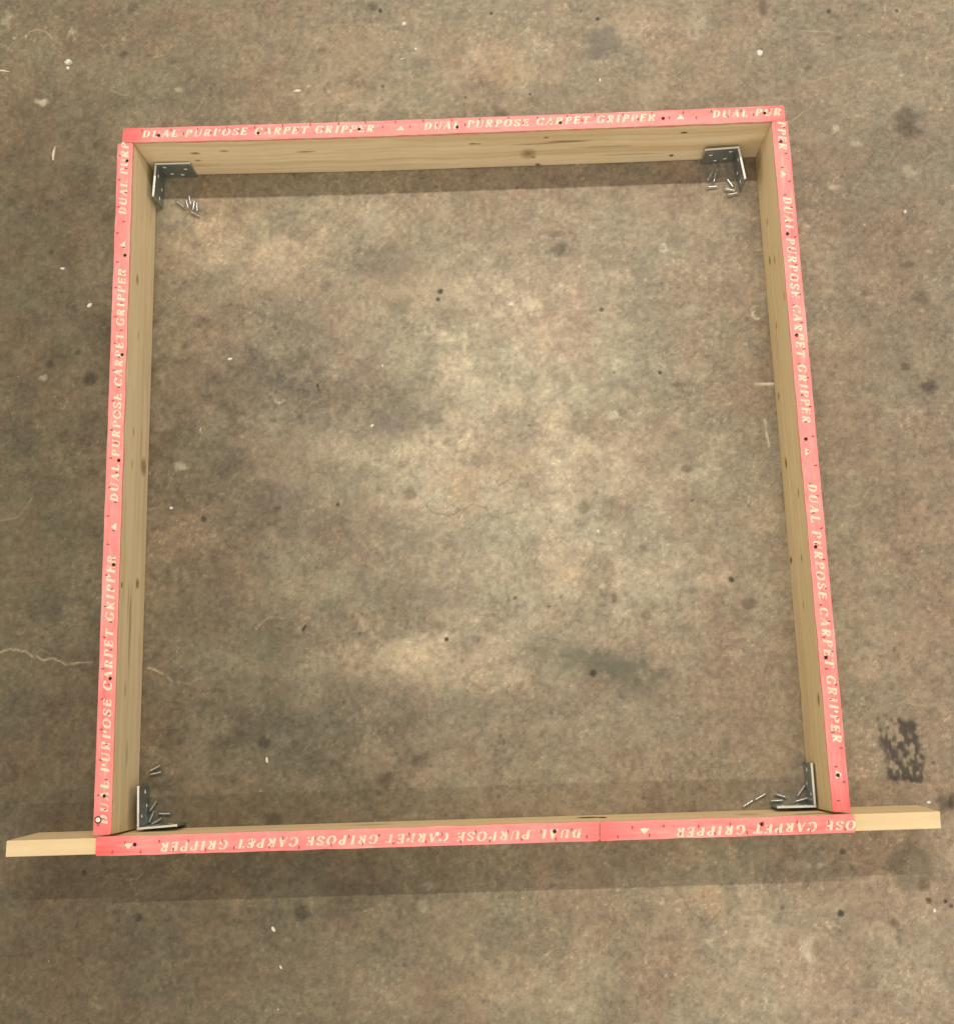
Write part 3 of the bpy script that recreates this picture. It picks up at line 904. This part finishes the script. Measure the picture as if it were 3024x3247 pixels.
# right board
RI = [(1.0008, 1.0318), (1.0011, .0016)]
RO = [(1.0254, 1.0318), (1.0254, .0016)]
RB = [(.9950, 1.0275), (.9942, .0016)]
RBO = [(1.0200, 1.0275), (1.0192, .0016)]
M_R = frame_of(RI[0], RI[-1])
kR = knots_for(M_R, (0.9975, 0, .05), Vector((1, 0, 0)), [(2433, 705, .010, .005, .5), (2442, 831, .012, .005, .85), (2454, 829, .013, .0035, .6), (2462, 1036, .010, .006, .5), (2468, 1120, .09, .0025, .35), (2472, 1260, .011, .006, .6),
     (2494, 1467, .014, .006, .95), (2526, 1563, .013, .005, .5), (2512, 1776, .008, .008, .8), (2538, 1770, .009, .004, .6), (2546, 1917, .012, .004, .4), (2541, 2207, .018, .012, .75), (2589, 2223, .014, .007, .6), (2480, 940, .012, .006, .3)])
right = make_board(M_R, RI, RO, RB, RBO, 12, wood_mat('pine_right', kR, light=(0.77, 0.61, 0.36), darkc=(0.59, 0.44, 0.22), seed=3.0))
tag(right, 'pine board down the right side, its pink strip read from top to bottom', 'board', GRP)
st = make_strip(right, M_R, RI, RO, 150, (.3, .75), 3, scuffs=[(.99, .03, .006, .9), (.10, .03, .008, .9)])
add_text(st, M_R, 'PPER', 2477, 386, 2481.5, 474, wear=(.2, .3, .2, .3))
add_text(st, M_R, 'DUAL PURPOSE CARPET GRIPPER', 2494, 626, 2557.5, 1342)
add_text(st, M_R, 'DUAL PURPOSE CARPET GRIPPER', 2573.5, 1537, 2653.5, 2356)
for q in ((2484, 552), (2561, 1432), (2659, 2456)): add_tri(st, M_R, *q, (0, 1), .0125, .0135)
for q in ((2475, 448), (2496, 741), (2525, 1062), (2554.5, 1392), (2585.5, 1734), (2618, 2085), (2656, 2458.6)): add_nail(st, M_R, *q)
add_tacks(st, 0.0, 1.02, .0176, .0085, -.9)

# near board, longer than the square, its bare ends uncovered
BI = [(1.1475, -.0024), (-.1545, -.0028)]
BO = [(1.1470, -.0252), (-.1552, -.0252)]
BB = [(1.1500, .0004), (-.1510, .0004)]
BBO = [(1.1500, -.0245), (-.1510, -.0245)]
M_B = frame_of(BI[0], BI[-1])
# this face is seen almost edge-on, so heights are given directly (metres along the board, height)
kB = [(.2538, .060, .03, .02, .3), (.7923, .04, .05, .015, .3)]
gB = [(.477, .034, .020, .011, .95), (.457, .040, .007, .012, .95), (.170, .080, .03, .010, .5)]
near = make_board(M_B, BI, BO, BB, BBO, 16, wood_mat('pine_near', kB, gB, light=(0.86, 0.665, 0.395), darkc=(0.78, 0.57, 0.31), seed=4.0))
tag(near, 'longest pine board, across the near side with bare cream ends sticking out', 'board', GRP)
sA = make_strip(near, M_B, [(1.0300, -.0024), (.6832, -.0014)], [(1.0298, -.0265), (.6818, -.0273)], 60, (.1, .6), 4, chips=.0010)
sB = make_strip(near, M_B, [(.6820, -.0011), (-.0231, -.0008)], [(.6808, -.0273), (-.0237, -.0273)], 110, (.4, .9), 5, chips=.0010)
sA['label'] = 'shorter strip piece right of the joint'
sB['label'] = 'longer strip piece left of the joint'
add_text(sA, M_B, 'OSE CARPET GRIPPER', 2711, 2616, 2143, 2641)
add_text(sB, M_B, 'DUAL PURPOSE CARPET GRI', 1840, 2642.5, 1112, 2664, wear=(.25, .40, .30, .05))
add_text(sB, M_B, 'POSE CARPET GRIPPER', 1097, 2663, 508, 2687)
add_tri(sA, M_B, 2043, 2637, (0, 1), .0140, .0130)
add_tri(sB, M_B, 407, 2684, (0, 1), .0130, .0130)
for q in ((2414.5, 2614),): add_nail(sA, M_B, *q)
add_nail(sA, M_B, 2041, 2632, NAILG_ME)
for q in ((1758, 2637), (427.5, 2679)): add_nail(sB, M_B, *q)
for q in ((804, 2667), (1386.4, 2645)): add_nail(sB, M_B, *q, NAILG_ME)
add_tacks(sA, .12, .46, .0186, .0070, -.9)
add_tacks(sB, .47, 1.17, .0186, .0070, -.9)

# ------------------------------------------------------------------ corner brackets
BH, BT = .045, .0036


def plate_bm(bm, L, H, holes, T, M):
    """perforated plate: local x along leg, y up, holes countersunk on the +z face"""
    def loop(pts, z):
        vs = [bm.verts.new(M @ Vector((x, y, z))) for x, y in pts]
        return vs, [bm.edges.new((vs[i], vs[(i + 1) % len(vs)])) for i in range(len(vs))]
    r = .0016
    out = [(0, 0), (L - r, 0), (L, r), (L, H - r), (L - r, H), (0, H)]
    circ = lambda x, y, rad: [(x + rad * math.cos(6.28318 * k / 12), y + rad * math.sin(6.28318 * k / 12)) for k in range(12)]
    fo, fe = loop(out, T); bo, be = loop(out, 0)
    fe_all, be_all = list(fe), list(be)
    for (x, y) in holes:
        v1, e1 = loop(circ(x, y, .0029), T)
        v2, e2 = loop(circ(x, y, .0022), T - .0014)
        v3, e3 = loop(circ(x, y, .0022), 0)
        fe_all += e1; be_all += e3
        for k in range(12):
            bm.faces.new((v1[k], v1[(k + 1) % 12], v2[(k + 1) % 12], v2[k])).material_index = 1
            bm.faces.new((v2[k], v2[(k + 1) % 12], v3[(k + 1) % 12], v3[k]))
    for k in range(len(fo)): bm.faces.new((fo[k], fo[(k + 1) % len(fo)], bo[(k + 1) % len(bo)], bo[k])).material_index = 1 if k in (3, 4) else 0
    bmesh.ops.triangle_fill(bm, use_beauty=True, edges=fe_all)
    bmesh.ops.triangle_fill(bm, use_beauty=True, edges=be_all)


def bracket(c_, a_, b_, label):
    """c_ = corner, a_, b_ = leg ends (world 2D at the top rim)"""
    C_, A, B_ = Vector((*c_, 0)), Vector((*a_, 0)), Vector((*b_, 0))
    bm = bmesh.new()
    ins = ((A - C_).normalized() + (B_ - C_).normalized()).normalized()
    for k, E in enumerate((A, B_)):
        u = (E - C_).normalized()
        nrm = Vector((-u.y, u.x, 0))
        if nrm.dot(ins) < 0: nrm = -nrm
        L = (E - C_).length
        o_ = -nrm * BT * .5 + (u * BT * .51 if k else -u * BT * .49)
        Mx = Matrix(((u.x, 0, nrm.x, o_.x), (u.y, 0, nrm.y, o_.y), (0, 1, 0, .0005), (0, 0, 0, 1)))
        hs = [(L * .24, BH * .80), (L * .34, BH * .30), (L * .62, BH * .22), (L * .80, BH * .64)] if k == 0 else [(L * .26, BH * .74), (L * .50, BH * .26), (L * .84, BH * .42)]
        plate_bm(bm, L, BH, hs, BT, Mx)
    es = [e for e in bm.edges if len(e.link_faces) == 2 and e.calc_face_angle(0) > 1.2 and abs(e.verts[0].co.z - e.verts[1].co.z) < 1e-5 and e.verts[0].co.z > BH - .0005]
    bmesh.ops.recalc_face_normals(bm, faces=bm.faces)
    bmesh.ops.bevel(bm, geom=es, offset=.0004, segments=2, profile=.5, affect='EDGES')
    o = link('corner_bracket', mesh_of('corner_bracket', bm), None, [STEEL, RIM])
    o.location = C_
    tag(o, label, 'bracket', 'loose steel corner brackets standing in the corners')
    return o


bracket((.0225, 1.0515), (.0802, 1.0497), (.0191, .9976), 'steel corner bracket at the far left, standing in the bowed board\'s left corner')
bracket((.9605, 1.0248), (.9062, 1.0235), (.9668, .9725), 'steel corner bracket standing at a slant, clear of the right board, far right')
bracket((.0153, .0042), (.0745, .0074), (.0144, .0631), 'steel corner bracket at the near left with bright white rims')
bracket((.9920, .0058), (.9371, .0062), (.9922, .0641), 'steel corner bracket at the near right against the right board')

# ------------------------------------------------------------------ loose screws
SL = .0198
prof = [(0, 0), (.0008, .0012), (.0016, .0034)]
z = .0034
while z < SL - .0022:
    prof += [(.00175, z + .0003), (.00155, z + .0008)]
    z += .0011
prof += [(.0017, SL - .0016), (.0025, SL - .0010), (.0026, SL - .0002), (.0019, SL), (.0009, SL - .0003), (0, SL - .0005)]
SCREW_ME = lathe('screw', prof, 10, ZINC, 'x')


def zoomed(x0, y0, s, pts): return [((x0 + a_ / s, y0 + b_ / s), (x0 + c_ / s, y0 + d_ / s)) for (a_, b_, c_, d_) in pts]


piles = [
    ('upper left pile', zoomed(470, 490, 7.404, [(650, 1085, 850, 1250), (900, 1040, 965, 1320), (960, 950, 1010, 1190), (1095, 1075, 1060, 1300), (1148, 1090, 1160, 1350), (975, 1330, 1215, 1460)]),
     ['leftmost, lying apart from the tight cluster', 'long bright one in the middle', 'topmost, in the far board\'s shadow', 'dull one between two brighter upright ones', 'rightmost upright one', 'lowest, lying slanted below the cluster']),
    ('upper right pile', zoomed(2190, 450, 7.404, [(510, 690, 395, 895), (590, 680, 530, 965), (655, 1045, 380, 1070), (835, 860, 980, 1065), (1080, 1150, 780, 1110), (1145, 1190, 850, 1255)]),
     ['grey leftmost one of the leaning pair', 'grey right one of the leaning pair', 'bright level one below the leaning pair', 'slanting thin bright one beside the bracket leg', 'level one with its tip touching the lowest', 'lowest and nearest to the right board']),
    ('lower left pile', zoomed(410, 2400, 7.404, [(450, 350, 740, 200), (440, 425, 770, 360), (480, 1290, 640, 1060), (460, 1560, 590, 1280), (660, 1335, 965, 1340), (490, 1610, 775, 1440)]),
     ['upper one of the pair lying apart', 'lower one of the pair lying apart', 'top slanting one inside the bracket', 'steep one beside the bracket plate', 'level one pointing away from the bracket', 'lowest slanting one by the bracket corner']),
    ('lower right pile', zoomed(2320, 2400, 5.784, [(405, 785, 200, 915), (630, 670, 430, 785), (1010, 750, 790, 675), (935, 800, 725, 805), (1190, 730, 1325, 540), (1150, 825, 1370, 760)]),
     ['leftmost with a dark head', 'second from the left, tip up right', 'dull one sloping down to the right', 'bright level one above the bracket leg', 'steep one beside the upright bracket leg', 'bright one in the bracket corner']),
]
for pile, ends, labs in piles:
    for i, (((u0, v0), (u1, v1)), lb) in enumerate(zip(ends, labs)):
        lift = .0034 if (pile == 'upper left pile' and i == 1) else 0
        t_, h_ = at(u0, v0, .003), at(u1, v1, .003)
        mid = (t_ + h_) / 2
        o = link('screw', SCREW_ME)
        d = (h_ - t_)
        o.scale = (1, .88, .88)
        o.rotation_euler = (random.uniform(0, 6), -.045, math.atan2(d.y, d.x))
        dd = Vector((math.cos(o.rotation_euler.z), math.sin(o.rotation_euler.z), 0))
        o.location = mid - dd * SL / 2 + Vector((0, 0, .0017 + lift))
        tag(o, 'short steel screw in the %s, %s' % (pile, lb), 'screw', 'loose screws by the brackets')


# ------------------------------------------------------------------ small debris on the slab
def chip_mesh(name, rx, ry, h, seed, n=9, notch=None):
    r = random.Random(seed)
    bm = bmesh.new()
    a0 = r.uniform(0, 6)
    lo, up = [], []
    for k in range(n):
        a_ = 6.28318 * k / n
        f = r.uniform(.72, 1.1)
        if notch is not None and abs(k - notch) < 1: f = .35
        x, y = rx * f * math.cos(a_), ry * f * math.sin(a_)
        lo.append(bm.verts.new((x, y, 0)))
        up.append(bm.verts.new((x * .8, y * .8, h * r.uniform(.6, 1.0))))
    c_ = bm.verts.new((r.uniform(-.2, .2) * rx, r.uniform(-.2, .2) * ry, h * 1.15))
    for k in range(n):
        j = (k + 1) % n
        bm.faces.new((lo[k], lo[j], up[j], up[k]))
        bm.faces.new((up[k], up[j], c_))
    bm.faces.new(lo[::-1])
    return mesh_of(name, bm)


PX = 1 / 2083.0
chips = [  # u, v, rx, ry (px), height, turn, label
    (218, 197, 15, 10, .006, .2, 'crumpled white plaster chip, the largest one at the upper left'),
    (216, 216, 6, 7, .003, .2, 'small white crumb just below the largest plaster chip at upper left'),
    (2408, 168, 13, 17, .004, -.2, 'white heart-shaped plaster chip near the top right'),
    (943, 289, 16, 6, .003, .0, 'flat white paint chip above the far board'),
    (1282, 76, 9, 8, .004, .4, 'small round white chip at the top, left of the middle'),
    (1318, 156, 5, 6, .003, .4, 'tiny white chip beside the long pale scratch at the top'),
    (1902, 254, 4, 9, .003, .2, 'narrow white chip above the far board, below the blue-grey stain'),
    (2868, 672, 6, 6, .003, .0, 'white crumb on the bare floor right of the right board'),
    (199, 852, 9, 5, .003, .1, 'white flake left of the left board, upper of two'),
    (285, 968, 11, 7, .003, .5, 'white flake left of the left board, lower of two'),
    (729, 1138, 9, 5, .002, .1, 'white flake inside the square, towards the upper left'),
    (1180, 1350, 8, 6, .003, .5, 'white crumb beside the dark purple stain inside the square'),
    (1213, 1160, 4, 5, .002, .0, 'white crumb inside the square, left of the two black holes'),
    (543, 1611, 6, 6, .003, .3, 'white crumb inside the square, near the left board'),
    (1896, 1685, 6, 6, .003, .3, 'round white crumb right of the middle of the square'),
    (846, 2411, 5, 11, .003, .1, 'white flake in the lower left part of the square'),
    (867, 2948, 6, 10, .003, .5, 'white flake below the near board, beside a dark round stain'),
    (890, 3068, 4, 7, .002, .4, 'small white flake, lowest one below the near board'),
    (2962, 2889, 5, 8, .002, .1, 'pale crumb below the bare right end of the near board'),
    (2944, 2545, 8, 5, .003, .0, 'pale crumb behind the bare right end of the near board'),
]
for i, (u, v, rx, ry, h, t_, lb) in enumerate(chips):
    o = link('plaster_chip', chip_mesh('plaster_chip', rx * PX, ry * PX, h, 50 + i, 10, 2 if i == 2 else None), None, [CHALK])
    p = at(u, v)
    o.location = (p.x, p.y, -.0003)
    o.rotation_euler = (0, 0, t_)
    tag(o, lb, 'debris', 'white chips scattered on the floor')


def splinter(u, v, L, w, ang, lb):
    r = random.Random(int(u))
    bm = bmesh.new()
    rings = []
    for k in range(7):
        t_ = k / 6
        ww = w * (.35 + .65 * math.sin(math.pi * min(1, .15 + t_ * .85))) * r.uniform(.8, 1.1) / 2
        x = (t_ - .5) * L
        b_ = .0012 * math.sin(t_ * 4)
        rings.append([bm.verts.new((x, b_ + s * ww, zz_)) for s, zz_ in ((-1, 0), (-.6, w * .5), (.6, w * .55), (1, 0))])
    for A, B_ in zip(rings[:-1], rings[1:]):
        for j in range(4): bm.faces.new((A[j], A[(j + 1) % 4], B_[(j + 1) % 4], B_[j]))
    bm.faces.new(rings[0]); bm.faces.new(rings[-1][::-1])
    o = link('wood_splinter', mesh_of('wood_splinter', bm), None, [DRYW])
    p = at(u, v)
    o.location = (p.x, p.y, 0)
    o.rotation_euler = (0, 0, ang)
    tag(o, lb, 'splinter', 'wood splinters on the floor')


splinter(172, 487, 52 * PX, 9 * PX, math.radians(86), 'pale wood splinter lying upright in the picture, left of the square')
splinter(14, 226, 44 * PX, 7 * PX, math.radians(-8), 'pale wood splinter at the left edge of the picture')
splinter(637, 1362, 15 * PX, 4 * PX, math.radians(85), 'tiny pale splinter inside the square near the left board')
splinter(1277, 187, 20 * PX, 5 * PX, math.radians(20), 'small pale splinter above the far board, left of the middle')

# fine crumbs nobody would count
bm = bmesh.new()
r3 = random.Random(99)
for _ in range(110):
    u, v = r3.uniform(-60, 3080), r3.uniform(-60, 3300)
    if 290 < u < 470 and v > 400: continue
    if 2430 < u < 2720 and 330 < v < 2700: continue
    if 320 < v < 560 and 380 < u < 2500: continue
    if 2540 < v < 2730: continue
    p = at(u, v)
    s = r3.choice((.0005, .0006, .0008, .0010, .0013))
    vs = [bm.verts.new((p.x + s * r3.uniform(.7, 1.5) * math.cos(k * 1.2566), p.y + s * r3.uniform(.6, 1.2) * math.sin(k * 1.2566), 0)) for k in range(5)]
    top = bm.verts.new((p.x, p.y, s * .8))
    for k in range(5): bm.faces.new((vs[k], vs[(k + 1) % 5], top))
o = link('crumbs', mesh_of('crumbs', bm), None, [plain_mat('pale_grit', (0.62, 0.54, 0.42), .85, .4, 40)])
o['kind'] = 'stuff'
